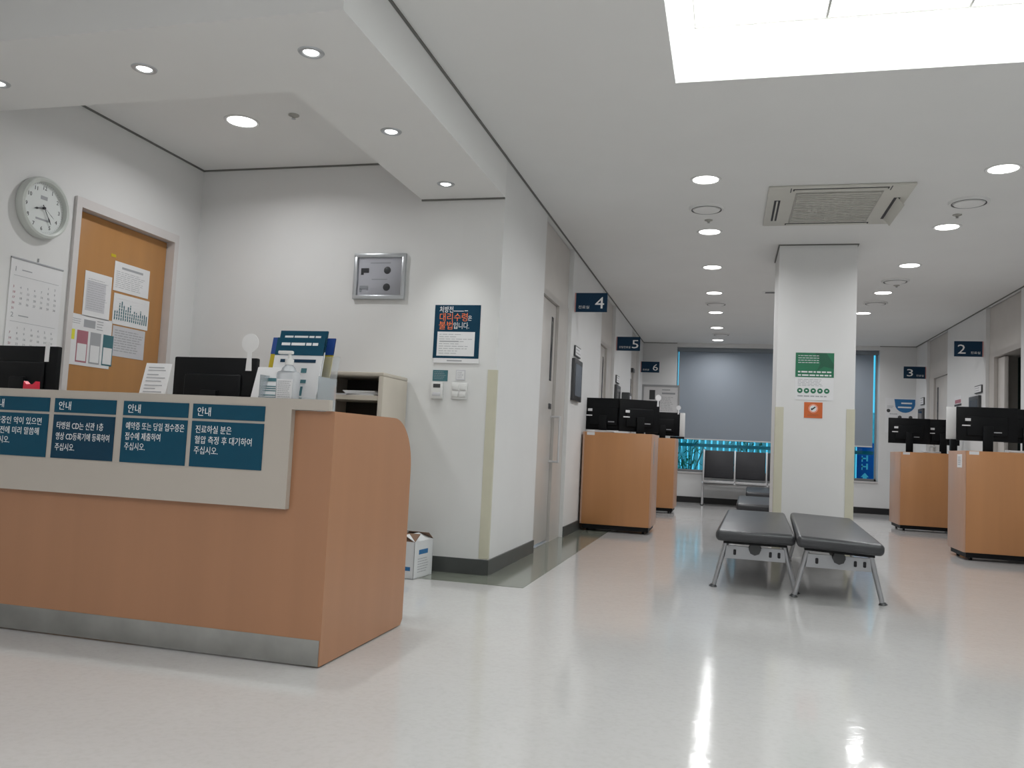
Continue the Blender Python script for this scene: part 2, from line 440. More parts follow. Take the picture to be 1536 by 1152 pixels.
# ------------------------------------------------------------------ doors
def steel_door(nm, y0, y1, side, z1, jw=.46):
    """flush steel door in an alcove; side +1: left wall (faces +x), -1: right wall"""
    X = (XL-DEP) if side > 0 else (XR+DEP)
    d = sthing(nm, (X, (y0+y1)/2, 0))
    s = side
    def bx(a0, a1, y_0, y_1, z_0, z_1, bev=0):
        return B().box(min(X+s*a0, X+s*a1), max(X+s*a0, X+s*a1), y_0, y_1, z_0, z_1, bev)
    B2 = bx(-.10, .012, y1-jw, y1-.001, 0, z1-.001)
    B2.box(min(X-s*.1, X+s*.012), max(X-s*.1, X+s*.012), y0+.001, y0+.05, 0, z1-.001)
    B2.box(min(X-s*.1, X+s*.012), max(X-s*.1, X+s*.012), y0+.05, y1-jw, z1-.05, z1-.001)
    B2.obj('door_frame', 'steel_frame', d, True)
    lf = bx(-.06, -.015, y0+.052, y1-jw-.012, .02, z1-.055, .003).obj('door_leaf', 'steel_door', d, True)
    bx(-.02, .004, y0+.001, y1-.001, z1+.001, ZC-.012).obj('transom_panel', 'grey_panel', d, True)
    if True:
        yc = y1-jw-.15
        bx(-.02, -.012, yc-.045, yc+.045, 1.50, 2.10, .004).obj('vision_panel', 'screen_black', lf, True)
    if True:
        hy = y1-jw-.05; q = B()
        xa, xb = X-s*.015, X+s*.075
        q.tube([(xa, hy, 1.17), (xb, hy, 1.17), (xb, hy, .75), (xa, hy, .75)], .011)
        q.obj('door_handle', 'alu_light', d, True)
        bx(-.016, -.008, hy-.12, hy-.02, 1.24, 1.29, .002).obj('lock_plate', 'dark_grey', lf, True)
    return d
steel_door('door_1', AL[0][0], AL[0][1], 1, 2.28)
steel_door('door_2', AL[1][0], AL[1][1], 1, 2.28)
steel_door('door_3', AL[2][0], AL[2][1], 1, 2.28)
steel_door('door_4', AR[1][0], AR[1][1], -1, 2.30, .30)
# the open doorway on the right: frame only, dark room behind
d = sthing('door_5', (XR+DEP, (AR[0][0]+AR[0][1])/2, 0))
y0, y1 = AR[0]
B().box(XR+DEP-.012, XR+.30, y1-.20, y1-.001, 0, 2.299).box(XR+DEP-.012, XR+.30, y0+.001, y0+.06, 0, 2.299).box(XR+DEP-.012, XR+.30, y0+.06, y1-.20, 2.24, 2.299).obj('door_frame', 'steel_frame', d, True)
B().box(XR+DEP-.004, XR+DEP+.02, y0+.001, y1-.001, 2.301, ZC-.012).obj('transom_panel', 'grey_panel', d, True)
lf = B().box(XR+DEP+.03, XR+DEP+.075, y1-.45, y1-.21, .02, 2.23, .003).obj('door_leaf', 'steel_door', d, True)
# wooden door in the reception side wall, with a pale frame
d = sthing('door_6', (XW, (DO0+DO1)/2, 0))
f = B()
f.box(XW-.12, XW+.02, DO0-.045, DO0, 0, DOZ+.06).box(XW-.12, XW+.02, DO1, DO1+.045, 0, DOZ+.06).box(XW-.12, XW+.02, DO0, DO1, DOZ, DOZ+.06)
f.box(XW-.12, XW-.09, DO1-.03, DO1, 0, DOZ)
f.obj('door_frame', 'white_frame', d, True)
lf = B().box(XW-.085, XW-.045, DO0+.004, DO1-.004, .01, DOZ-.004, .002).obj('door_leaf', 'door_wood', d, True)
q = B().cyl((XW-.05, DO1-.09, 1.0), (XW+.0, DO1-.09, 1.0), .012).cyl((XW-.004, DO1-.09, 1.0), (XW-.004, DO1-.21, 1.0), .010).cyl((XW-.046, DO1-.09, 1.0), (XW-.038, DO1-.09, 1.0), .026)
q.obj('door_handle', 'alu', d, True)
B().box(XW-.046, XW-.0435, 4.645, 4.69, 2.02, 2.04).obj('door_plate', 'yellow_card', lf, True)

# ------------------------------------------------------------------ ceiling fittings
def downlight(loc, label, group, first={}):
    if 'o' not in first:
        o = thing('downlight', label, 'ceiling light', loc, 0, group)
        B().lathe([(.092, -.004), (.105, -.008), (.112, -.004), (.113, 0), (.092, 0)], 36).obj('trim_ring', 'white_plastic', o)
        B().lathe([(.0, -.006), (.06, -.0055), (.095, -.002), (.095, .0)], 36).obj('lens', 'lamp_lens', o)
        la = bpy.data.lights.new('downlight_lamp', 'AREA'); la.shape = 'DISK'; la.size = .15; la.energy = P_DOWN; la.color = (.985, .99, 1.0); la.spread = R(155)
        lo = bpy.data.objects.new('lamp', la); COL.objects.link(lo); lo.parent = o; lo.location = (0, 0, -.012)
        first['o'] = o
        return o
    return dup(first['o'], loc, 0, label, group)
for i in range(7): downlight((-.205, 6.10+1.477*i, ZC), 'round downlight in the ceiling row that passes the steel doors side of the pillar', 'downlights on the reception side')
for i in range(7): downlight((1.735, 6.07+1.477*i, ZC), 'round downlight in the ceiling row on the open doorway side of the pillar', 'downlights on the far side')
downlight((-3.09, 4.62, ZC), 'large round downlight in the ceiling behind the reception desk', 'reception downlight')
for x in (-.205, 1.735):
    for y in (.9, -1.0, -2.5): downlight((x, y, ZC), 'round downlight behind the coffer, towards the entrance', 'downlights by the entrance')
for x in (-1.15, -2.3, -3.4):  # added lamps out of view, to brighten the desk front and bulkhead
    for y in (-.3, -2.2): downlight((x, y, ZC), 'added unseen fill light in the hall ceiling before the reception desk', 'added fill lights before the reception desk')
fs = {}
for (x, y) in ((-3.66, 3.33), (-2.76, 3.30), (-1.86, 3.27), (-1.87, 4.22), (-1.87, 5.16)):
    lab = 'small chrome spotlight in the front band of the bulkhead' if y < 4 else 'small chrome spotlight in the bulkhead arm running to the wall'
    gp = 'bulkhead front spotlights' if y < 4 else 'bulkhead arm spotlights'
    if not fs:
        o = thing('spotlight', lab, 'ceiling light', (x, y, SOFB), 0, gp)
        B().lathe([(.034, -.001), (.040, -.006), (.056, -.005), (.060, 0), (.034, 0)], 28).obj('trim_ring', 'frame_silver', o)
        B().lathe([(0, -.010), (.02, -.009), (.034, -.002), (.034, 0)], 24).obj('bulb', 'spot_lens', o)
        la = bpy.data.lights.new('spot_lamp', 'SPOT'); la.energy = P_SPOT*6; la.spot_size = R(75); la.spot_blend = .7; la.shadow_soft_size = .03; la.color = (.97, 1, .98)
        lo = bpy.data.objects.new('lamp', la); COL.objects.link(lo); lo.parent = o; lo.location = (0, 0, -.015)
        fs['o'] = o
    else: dup(fs['o'], (x, y, SOFB), 0, lab, gp)
# coffer light panels
k = 0
PW = .66; fp = None
for i in range(3):
    for j in range(3):
        x = CX0+.095+PW*(i+.5); y = CY1-.095-PW*(j+.5)
        if fp is None:
            fp = thing('ceiling_lamp', 'square luminous panel in the recessed ceiling coffer', 'ceiling light', (x, y, CT), 0, 'coffer light panels')
            q = B(); a = PW/2-.001
            for (x0, x1, ya, yb) in ((-a, a, -a, -a+.006), (-a, a, a-.006, a), (-a, -a+.006, -a+.006, a-.006), (a-.006, a, -a+.006, a-.006)): q.box(x0, x1, ya, yb, -.022, 0)
            q.obj('frame', 'grille_grey', fp)
            B().box(-a+.006, a-.006, -a+.006, a-.006, -.018, -.004).obj('diffuser', 'panel_glow', fp)
        else: dup(fp, (x, y, CT))
for (x0, x1, y0, y1, lab) in ((CX0+.1, CX1-.1, CY1-.05, CY1-.05, 'white fluorescent tube along the coffer edge next to the pillar side'), (CX0+.1, CX1-.1, CY0+.05, CY0+.05, 'white fluorescent tube along the coffer edge on the entrance side'),
                              (CX0+.05, CX0+.05, CY0+.1, CY1-.1, 'white fluorescent tube along the coffer edge on the reception side'), (CX1-.05, CX1-.05, CY0+.1, CY1-.1, 'white fluorescent tube along the coffer edge opposite the reception desk')):
    o = thing('tube_lamp', lab, 'ceiling light', ((x0+x1)/2, (y0+y1)/2, CT), 0, 'coffer tube lamps')
    hx, hy = (x1-x0)/2, (y1-y0)/2
    B().cyl((-hx, -hy, -.030), (hx, hy, -.030), .013, n=14).obj('tube', 'tube_glow', o)
    B().box(-hx-.012, hx+.012, -hy-.012, hy+.012, -.012, 0).obj('batten', 'white_plastic', o)
# air-conditioning cassettes
def cassette(loc, label):
    o = thing('air_conditioner', label, 'air conditioner', loc)
    a = .505
    q = B().box(-a, a, -.53, .53, -.018, 0, .006)
    q.obj('panel', 'ac_plastic', o)
    gr = B().box(-.305, .305, -.40, .42, -.026, -.018, .003).obj('grille', 'grille_grey', o)
    q = B()
    for i in range(17): q.box(-.29, .29, -.385+i*.048, -.375+i*.048, -.030, -.0255)
    q.obj('grille_bar', 'ac_plastic', gr)
    B().box(-.33, .33, -.495, -.45, -.0195, -.0178).box(-.33, .33, .45, .495, -.0195, -.0178).box(-.45, -.405, -.22, .36, -.0195, -.0178).box(.405, .45, -.22, .36, -.0195, -.0178).obj('air_slot', 'ink', o)
    B().box(-.32, .32, -.483, -.440, -.024, -.0195, .002).obj('louver', 'ac_plastic', o)
    B().box(-.434, -.421, -.21, .35, -.026, -.0195, .002).obj('louver', 'ac_plastic', o)
    B().box(-.32, .32, .46, .485, -.024, -.0195, .002).obj('louver', 'ac_plastic', o)
    rr = Matrix.Translation((.43, 0, -.02)) @ Matrix.Rotation(R(52), 4, 'Y')
    B().box(-.005, .075, -.22, .36, -.003, .003, .001, rot=rr).obj('louver', 'ac_plastic', o)
    for y in (-.465,):
        for x in (-.345, .345): B().box(x-.004, x+.004, y-.05, y+.05, -.0195, -.0175).obj('seam', 'dark_grey', o)
    return o
cassette((.752, 6.83, ZC), 'square ceiling air conditioner with one louver hanging open, before the pillar')
o = thing('slot_vent', 'dark linear ceiling vent half hidden behind the pillar', 'air vent', (.70, 10.48, ZC))
B().box(-.33, .33, -.07, .07, -.006, 0, .002).obj('frame', 'ceiling_paint', o)
for y in (-.035, .0, .035): B().box(-.30, .30, y-.010, y+.010, -.0075, -.0055).obj('slot', 'dark_grey', o)
# round air diffusers and sprinkler heads
fd = {}
def diffuser(x, y, label, group):
    if not fd:
        o = thing('air_diffuser', label, 'air vent', (x, y, ZC), 0, group)
        B().lathe([(.100, -.012), (.137, -.020), (.142, -.004), (.142, 0), (.1, 0)], 36).obj('outer_ring', 'ceiling_paint', o)
        B().lathe([(.095, -.002), (.118, -.0195), (.121, -.0195), (.121, -.001)], 36).obj('shadow_slot', 'dark_grey', o)
        B().lathe([(0, -.026), (.09, -.026), (.104, -.022), (.104, 0)], 36).obj('disc', 'ceiling_paint', o)
        fd['o'] = o
    else: dup(fd['o'], (x, y, ZC), 0, label, group)
for (x, y) in ((-.215, 6.83), (-.19, 11.28), (-.14, 14.20)): diffuser(x, y, 'round ceiling air diffuser in the downlight row on the steel-door side', 'air diffusers, counter 4 side')
for (x, y) in ((1.717, 6.82), (1.74, 9.79), (1.76, 11.17)): diffuser(x, y, 'round ceiling air diffuser in the downlight row on the open doorway side', 'air diffusers, room 2 side')
fsn = {}
for (x, y, zc, lab) in ((-.206, 7.19, ZC, 'tiny sprinkler head beside the diffuser on the steel-door side'), (1.724, 7.18, ZC, 'tiny sprinkler head beside the diffuser on the open doorway side'), (-2.69, 4.57, ZC, 'tiny ceiling sensor beside the reception downlight'), (1.80, 10.05, ZC, 'tiny sprinkler head behind the pillar')):
    if not fsn:
        o = thing('sprinkler', lab, 'sprinkler', (x, y, zc))
        B().lathe([(.034, 0), (.034, -.005), (.016, -.012), (.010, -.02), (.0, -.02)], 20).obj('cup', 'grille_grey', o)
        B().lathe([(.0, -.02), (.006, -.022), (.006, -.024), (.014, -.026), (.0, -.027)], 16).obj('deflector', 'alu', o)
        fsn['o'] = o
    else: dup(fsn['o'], (x, y, zc), 0, lab)

# ------------------------------------------------------------------ reception desk
DX0, DX1, DY0, DY1, DZ = -3.60, -1.495, 3.0, 3.85, .992
rd = thing('reception_desk', 'long wood-effect reception desk with a cream front panel and steel plinth', 'desk', ((DX0+DX1)/2, 3.3, 0))
B().box(DX0, DX1-.04, DY0, DY0+.035, .105, DZ-.002).obj('front_panel', 'desk_wood', rd, True)
B().box(DX0, DX1-.005, DY0-.004, DY0+.03, .006, .105, .001).obj('plinth', 'kick_steel', rd, True)
rr_ = .24; pts = [(DY0, .006), (DY0, DZ)]
for i in range(15):
    a = math.pi/2*(1-i/14); pts.append((DY1-rr_+rr_*math.cos(a), DZ-rr_+rr_*math.sin(a)))
pts += [(DY1, .03), (DY1-.024, .006)]
B().prism(pts, 'x', DX1-.04, DX1).obj('end_panel', 'desk_wood', rd, True)
# cream panel: tall field plus the lip that runs on over the end panel
pts = [(DX0, .60), (-1.668, .60), (-1.668, .9925), (DX1-.012, .9925), (DX1-.012, 1.035), (DX0, 1.035)]
B().prism(pts, 'y', DY0-.030, DY0-.0005).obj('cream_panel', 'cream_laminate', rd, True)
B().box(DX0+.041, DX1-.045, DY0+.036, DY0+.30, .955, .985, .003).obj('ledge', 'cream_laminate', rd, True)
B().box(DX0+.041, DX1-.045, DY0+.036, DY1-.02, .715, .74, .002).obj('worktop', 'cream_laminate', rd, True)
B().box(DX0, DX0+.04, DY0+.036, DY1, 0, .955).obj('end_panel', 'desk_wood', rd, True)
# four notice signs on the panel
SG = [(-2.818+-.325, -2.82, ['복용중인 약이 있으면', '진료전에 미리 말씀해', '주십시오.'], (.27, .26, .11), 'medication notice'),
      (-2.793, -2.483, ['타병원 CD는 신관 1층', '영상 CD등록기에 등록하여', '주십시오.'], (.235, .27, .10), 'disc notice'),
      (-2.446, -2.134, ['예약증 또는 당일 접수증은', '접수에 제출하여', '주십시오.'], (.28, .17, .10), 'appointment slip notice'),
      (-2.113, -1.784, ['진료하실 분은', '혈압 측정 후 대기하여', '주십시오.'], (.165, .26, .11), 'blood pressure notice')]
LB = ['teal information sign on the desk telling about medication, farthest from the desk end',
      'teal information sign on the desk about CD registration',
      'teal information sign on the desk about handing in appointment slips',
      'teal information sign on the desk about blood pressure, next to the desk end']
for (x0, x1, tx, ws, _), lab in zip(SG, LB):
    yy = DY0-.0305
    o = thing('information_sign', lab, 'sign', ((x0+x1)/2, yy, .745), 0, 'information signs on the desk')
    hb = B().box(x0, x1, yy-.003, yy, .940, 1.0).obj('header_plate', 'teal_bright', o, True)
    bb = B().box(x0, x1, yy-.003, yy, .745, .930).obj('text_plate', 'teal_sign' if 'CD' in tx[0] else 'teal_bright', o, True)
    L0 = o.location
    text('lettering', '안내', .030, Vector((x0+.02, yy-.0035, .954))-L0, '-y', 'white_ink', o, .062)
    zs = (.872, .826, .780) if 'CD' in tx[0] else (.884, .841, .799)
    for s_, z_, w_ in zip(tx, zs, ws): text('lettering', s_, .026, Vector((x0+.018, yy-.0035, z_))-L0, '-y', 'white_ink', o, w_)

# ------------------------------------------------------------------ monitors
def monitor(name, label, loc, rotz, w_, h_, zb, stickers=True, tagged=None, base=True, group=None):
    """seen from behind; local origin on the table, zb = height of the panel's lower edge"""
    o = thing(name, label, 'monitor', loc, rotz, group)
    B().box(-w_/2, w_/2, -.012, .018, zb, zb+h_, .006).obj('panel', 'black_plastic', o)
    B().box(-w_*.34, w_*.34, -.032, -.010, zb+h_*.14, zb+h_*.72, .012, 3).obj('rear_cover', 'black_plastic', o)
    B().box(-w_/2+.012, w_/2-.012, .0175, .0195, zb+.02, zb+h_-.012).obj('screen', 'screen_black', o)
    B().box(-.045, .045, -.055, -.026, .012, zb+h_*.45, .006).obj('stand', 'black_plastic', o)
    B().box(-.13, .13, -.13, .08, 0, .014, .006).obj('base', 'black_plastic', o)
    if stickers:
        B().box(-w_*.37, -w_*.37+.05, -.0335, -.0318, zb+h_*.58, zb+h_*.66).box(-w_*.42, -w_*.42+.075, -.0335, -.0318, zb+h_*.43, zb+h_*.465).obj('sticker', 'paper', o)
        B().box(.055, .125, -.0335, -.0318, zb+h_*.25, zb+h_*.28).obj('emblem', 'alu', o)
    if tagged is not None:
        tx, tz, tr = tagged
        pts = []
        for i in range(25):
            a = R(-90+14)+ (2*math.pi-2*R(14))*i/24
            pts.append((tx+tr*math.cos(a), tz+tr*math.sin(a)))
        pts += [(tx-tr*.36, tz-tr*2.9), (tx+tr*.36, tz-tr*2.9)]
        B().prism(pts, 'y', -.0145, -.0125).obj('name_tag', 'paper', o)
    return o
WT = .74
monitor('monitor', 'black monitor with a round paper tag behind the reception desk', (-2.465, 3.62, WT), R(-2), .475, .30, .215, False, (.195, .588, .047))
mo = monitor('monitor', 'black monitor below the wall calendar behind the reception desk', (-3.62, 3.62, WT), R(0), .43, .30, .252, False)
B().box(.135, .162, -.0145, -.0125, .47, .575).obj('paper_strip', 'paper', mo)
# blade counters (mobile registration desks)
def counter(label, x0, x1, y0, y1, z1, side, shared_group=None):
    """front faces -y; side='l'/'r' = end with the pale side panel"""
    o = thing('reception_counter', label, 'counter', ((x0+x1)/2, (y0+y1)/2, 0))
    B().box(x0+.02, x1-.02, y0, y0+.025, .075, z1, .003).obj('front_panel', 'counter_wood', o, True)
    B().box(x0, x0+.022, y0+.004, y1, .075, z1, .004).obj('side_panel', 'counter_side', o, True)
    B().box(x1-.022, x1, y0+.004, y1, .075, z1, .004).obj('side_panel', 'counter_side', o, True)
    B().box(x0+.022, x1-.022, y0+.025, y1, z1-.04, z1-.012).obj('top', 'cream_laminate', o, True)
    B().box(x0+.025, x1-.025, y0+.012, y1-.03, .028, .0755).obj('base', 'black_plastic', o, True)
    cs = B().cyl((-.012, 0, .027), (.012, 0, .027), .027, n=14).box(-.018, .018, -.018, .018, .03, .052).mesh('caster', 'black_plastic')
    for x in (x0+.08, x1-.08):
        for y in (y0+.07, y1-.08):
            c_ = bpy.data.objects.new('caster', cs); COL.objects.link(c_); c_.parent = o; c_.location = (x-o.location.x, y-o.location.y, 0)
    B().box(x0+.045, x0+.13, y0-.0015, y0, z1-.035, z1-.004).obj('label_sticker', 'paper', o, True)
    return o
C4 = counter('orange wood counter against the steel-door wall, the one closer to the reception desk', -1.525, -.760, 9.03, 9.70, 1.072, 'r')
C5 = counter('orange wood counter against the steel-door wall, close to the notice board stand', -1.50, -.715, 12.38, 13.0, 1.09, 'r')
C2 = counter('brown wood counter with a paper label on its pale side, by the open doorway', 2.215, 3.06, 8.88, 9.47, 1.045, 'l')
C3 = counter('brown wood counter in front of the blue and white poster by the window', 2.235, 3.06, 12.10, 12.75, 1.045, 'l')
B().box(-.754-.0055, -.754-.004, 9.10, 9.16, .75, 1.0).obj('side_strip', 'alu', C4, True)
B().box(2.2135, 2.215, 8.95, 9.12, .88, 1.01).obj('paper_label', 'paper', C2, True)
TZ = -.012
q = B(); lines(q, '-x', -9.09, -8.98, .90, .99, 5, 2.2135, .4); q.obj('print', 'ink_grey', C2, True)
monitor('monitor', 'black monitor beside the wall display, without a tag, stickers on its back', (-1.345, 9.33, 1.06), R(-4), .485, .36, .042)
monitor('monitor', 'turned black monitor with a round paper tag, above the orange counter', (-.955, 9.36, 1.06), R(28), .475, .36, .036, True, (.215, .432, .034))
monitor('monitor', 'black monitor with a paper tag before the notice board, beside a white panel', (-.935, 12.62, 1.078), R(6), .50, .35, .05, True, (.225, .475, .034))
monitor('monitor', 'black monitor on the brown counter with the paper label, at its pale end', (2.475, 9.12, 1.033), R(0), .545, .335, .115)
monitor('monitor', 'black monitor on the brown counter by the open doorway, against the wall', (2.985-.12, 9.26, 1.033), R(0), .40, .335, .115)
monitor('monitor', 'black monitor standing below the blue half-round poster near the window', (2.40, 12.36, 1.033), R(0), .52, .345, .13)
monitor('monitor', 'black monitor on the brown counter near the window, hidden behind the white panel', (2.83, 12.42, 1.033), R(0), .42, .345, .13)
def upright(label, x, y, z, w_, h_, fz=.03, fx=-.014):
    o = thing('document_panel', label, 'panel', (x, y, z))
    B().box(-w_/2, w_/2, -.006, .006, fz, fz+h_, .002).obj('board', 'white_plastic', o)
    B().box(fx, w_/2-.005, -.03, .03, 0, fz, .003).obj('foot', 'black_plastic', o)
upright('tall white upright panel on a black foot, on the brown counter', 2.232, 9.42, 1.046, .105, .33, .12)
upright('narrow white upright panel on the orange counter, before the blind', -.640, 12.50, 1.0905, .075, .35, .03, -.17)
for (x, y, z, lab) in ((-1.30, 9.12, 1.06, 'loose white papers under the monitors of the orange counter'), (2.645, 12.20, 1.033, 'loose white papers under the monitor below the blue poster'), (2.72, 8.97, 1.033, 'white papers on the brown counter that carries a paper label')):
    o = thing('paper_stack', lab, 'papers', (x, y, z))
    for i in range(5): B().box(-.11, .11, -.04, .06, i*.007, i*.007+.006, rot=Matrix.Rotation(R(random.uniform(-8, 8)), 4, 'Z')).obj('sheet', 'paper', o)

# ------------------------------------------------------------------ things on the reception ledge
LZ = .985
# brochure holder
bh = thing('brochure_holder', 'clear acrylic brochure holder on the reception desk', 'holder', (-1.745, 3.13, LZ))
q = B().box(-.135, .135, -.06, .10, 0, .004).box(-.135, -.131, -.06, .10, .004, .15).box(.131, .135, -.06, .10, .004, .15).box(-.135, .135, -.064, -.060, 0, .06)
rb = Matrix.Translation((0, .06, .004)) @ Matrix.Rotation(R(-12), 4, 'X')
q.box(-.135, .135, 0, .004, 0, .25, rot=rb)
q.obj('tray', 'acrylic_cloudy', bh)
def leaflet(label, x, y, z, w_, h_, tilt, rz, head, headh, name='brochure', body='paper'):
    o = thing(name, label, 'brochure', (x, y, z), rz)
    m_ = Matrix.Rotation(R(-tilt), 4, 'X')
    B().box(-w_/2, w_/2, 0, .006, 0, h_, .001, 1, rot=m_).obj('sheet', body, o)
    if head: B().box(-w_/2, w_/2, -.001, .0062, h_-headh, h_+.001, rot=m_).obj('cover_band', head, o)
    return o, m_
o, m_ = leaflet('tall leaflet with blue and yellow edge standing behind the teal ones', -1.800, 3.205, LZ+.012, .300, .325, 12, 0, 'blue_card', .075, body='yellow_card')
for (yy, hh, hd, lab) in ((3.165, .352, .095, 'rear white leaflet with teal title band in the acrylic holder'), (3.125, .315, .078, 'front white leaflet with teal title band in the acrylic holder')):
    o, m_ = leaflet(lab, -1.782 if hh > .33 else -1.768, yy, LZ+.012, .225, hh, 12, 0, 'teal_bright', hd)
    def bars(items, mt, nm):
        q = B()
        for (a, c_, z0, z1) in items: q.box(a, c_, -.0022, -.0006, z0, z1, rot=m_)
        q.obj(nm, mt, o)
    zt = hh-.028
    ws = [(-.088, -.048), (-.042, .022), (.028, .052), (.058, .083)]
    bars([(a, c_, zt-.006, zt+.006) for a, c_ in ws], 'white_ink', 'title_print')
    if hh < .33:
        bars([(-.08, -.035, .205, .219), (-.022, .085, .205, .219)], 'navy', 'heading_print')
        for it in ((.025, .05, .16, .18), (.03, .055, .115, .13), (.035, .045, .06, .10), (.035, .05, .035, .052)): bars([it], 'ink_teal', 'picture_print')
        bars([(-.085, -.05, .05, .11)], 'paper_grey', 'text_print')
# second slanted white leaflet beside it
o, m_ = leaflet('white leaflet leaning beside the hand sanitiser on the desk', -1.862, 3.085, LZ, .15, .20, 20, R(3), None, 0)
q = B()
for z0 in (.05, .06, .07, .09, .1, .11): q.box(-.02, .04, -.0016, -.0004, z0, z0+.004, rot=m_)
q.box(-.02, .04, -.0016, -.0004, .135, .15, rot=m_)
q.obj('print', 'ink_teal', o)
# pump bottle
pb = thing('sanitiser_bottle', 'clear pump bottle of hand sanitiser on the desk front edge', 'bottle', (-1.735, 3.045, LZ))
B().box(-.045, .045, -.026, .026, 0, .165, .014, 3).obj('body', 'bottle_clear', pb)
B().lathe([(.032, .163), (.026, .178), (.016, .188), (.016, .196)], 24).obj('neck', 'bottle_clear', pb)
pm_ = B().lathe([(.018, .19), (.018, .213), (.007, .215), (.006, .236), (.0, .236)], 20).box(-.050, .014, -.010, .010, .234, .248, .004)
pm_.obj('pump', 'white_plastic', pb)
la = B().box(-.034, .034, -.0275, -.0262, .035, .13).obj('bottle_label', 'paper', pb)
q = B(); lines(q, '-y', -.030, .030, .04, .125, 11, -.0277, .35); q.obj('print', 'ink_grey', la)
# white card stand
cs_ = thing('card_stand', 'white printed card leaning in a small stand near the tagged monitor', 'card', (-2.43, 3.10, LZ), R(4))
m_ = Matrix.Rotation(R(-16), 4, 'X')
cd = B().box(-.062, .062, 0, .003, .004, .20, rot=m_).obj('card', 'paper', cs_)
B().box(-.065, .065, -.01, .055, 0, .004).box(-.012, .012, .03, .05, 0, .10, rot=Matrix.Rotation(R(-8), 4, 'X')).obj('stand', 'acrylic', cs_)
q = B()
for i, z0 in enumerate((.05, .065, .08, .095, .115, .13, .145, .165, .178)): q.box(-.045, (.03, .045, .01, .04)[i % 4], -.0012, -.0002, z0, z0+.004, rot=m_)
q.obj('print', 'ink_grey', cd)
# small red memo clip
rc = thing('memo_clip', 'small red plastic memo clip on the desk edge before the monitor', 'clip', (-3.005, 3.05, LZ))
pts = [(-.03, 0), (.03, 0), (.026, .03), (.034, .055), (.032, .088), (.016, .074), (-.016, .074), (-.032, .088), (-.034, .055), (-.026, .03)]
B().prism(pts, 'y', -.012, .012).obj('body', 'red_plastic', rc)
B().box(-.03, .03, -.02, .025, 0, .008, .003).obj('foot', 'red_plastic', rc)
# black pen tray edge
pt = thing('pen', 'dark pen lying on the desk ledge below the wooden door', 'pen', (-2.80, 3.03, LZ+.052-.045))
B().cyl((-.05, 0, .006), (.05, .01, .006), .0055).obj('barrel', 'black_plastic', pt)
B().cyl((.05, .01, .006), (.066, .013, .006), .005, .001).obj('tip', 'alu', pt)

# ------------------------------------------------------------------ cabinet behind the desk
CBX0, CBX1, CBY0, CBY1, CBZ = -2.68, -2.19, 5.06, 5.485, 1.325
cb = thing('open_cabinet', 'cream open-fronted shelf cabinet against the wall behind the desk', 'cabinet', ((CBX0+CBX1)/2, (CBY0+CBY1)/2, 0))
B().box(CBX0, CBX0+.035, CBY0, CBY1, .02, CBZ-.025).obj('side_panel', 'cabinet_cream', cb, True)
B().box(CBX1-.035, CBX1, CBY0, CBY1, .02, CBZ-.025, .004).obj('side_panel', 'cabinet_cream', cb, True)
B().box(CBX0, CBX1, CBY0, CBY1, CBZ-.025, CBZ, .006).obj('top', 'cabinet_cream', cb, True)
B().box(CBX0+.035, CBX1-.035, CBY1-.012, CBY1, .02, CBZ-.025).obj('back_panel', 'cabinet_dark', cb, True)
for z in (.06, .42, .80, 1.14): B().box(CBX0+.035, CBX1-.035, CBY0+.004, CBY1-.012, z, z+.03).obj('shelf', 'cabinet_cream', cb, True)
B().box(CBX0, CBX1, CBY0+.02, CBY1, 0, .02).obj('base', 'cabinet_dark', cb, True)
for (x, a, zt, lab) in ((-2.37, 4, 1.17, 'stack of loose white papers on the upper cabinet shelf'), (-2.53, -9, 1.17, 'flat folder lying on the upper cabinet shelf')):
    o = thing('paper_pile', lab, 'papers', (x, 5.22, zt), R(a))
    n_ = 6 if a > 0 else 2
    for i in range(n_): B().box(-.115, .115, -.14, .14, i*.0055, i*.0055+.004, rot=Matrix.Rotation(R(random.uniform(-6, 6)), 4, 'Z')).obj('sheet', 'paper' if a > 0 else 'paper_grey', o)
ml = thing('mug', 'white mug standing on the middle cabinet shelf', 'mug', (-2.40, 5.14, .83))
B().lathe([(.0, 0), (.034, 0), (.038, .01), (.040, .165), (.036, .165), (.033, .012), (0, .012)], 28).obj('body', 'white_plastic', ml)
B().tube([(.038, 0, .13), (.066, 0, .12), (.068, 0, .06), (.037, 0, .045)], .006).obj('handle', 'white_plastic', ml)
# cardboard box on the floor
bx = thing('cardboard_box', 'open white printed cardboard box on the floor by the reception wall', 'box', (-2.02, 5.24, .002), R(-6))
bw, bd, bhh = .115, .135, .235
B().box(-bw, bw, -bd, -bd+.004, 0, bhh).box(-bw, bw, bd-.004, bd, 0, bhh).box(-bw, -bw+.004, -bd, bd, 0, bhh).box(bw-.004, bw, -bd, bd, 0, bhh).box(-bw, bw, -bd, bd, 0, .004).obj('carton', 'box_card', bx)
for s, ax in ((-1, 'x'), (1, 'x'), (-1, 'y'), (1, 'y')):
    if ax == 'x':
        m_ = Matrix.Translation((s*bw, 0, bhh)) @ Matrix.Rotation(R(-s*128), 4, 'Y')
        q = B().box(-.002, .002, -bd, bd, -.085, 0, rot=Matrix.Translation((s*bw, 0, bhh)) @ Matrix.Rotation(R(s*(180-62)), 4, 'Y'))
    else: q = B().box(-bw, bw, -.002, .002, -.085, 0, rot=Matrix.Translation((0, s*bd, bhh)) @ Matrix.Rotation(R(-s*(180-58)), 4, 'X'))
    q.obj('flap', 'card_brown' if ax == 'y' else 'box_card', bx)
B().box(bw, bw+.0006, -.07, .06, .15, .18).obj('blue_print', 'blue_poster', bx)
B().box(-.02, .09, -bd-.0006, -bd, .05, .075).obj('blue_print', 'blue_poster', bx)
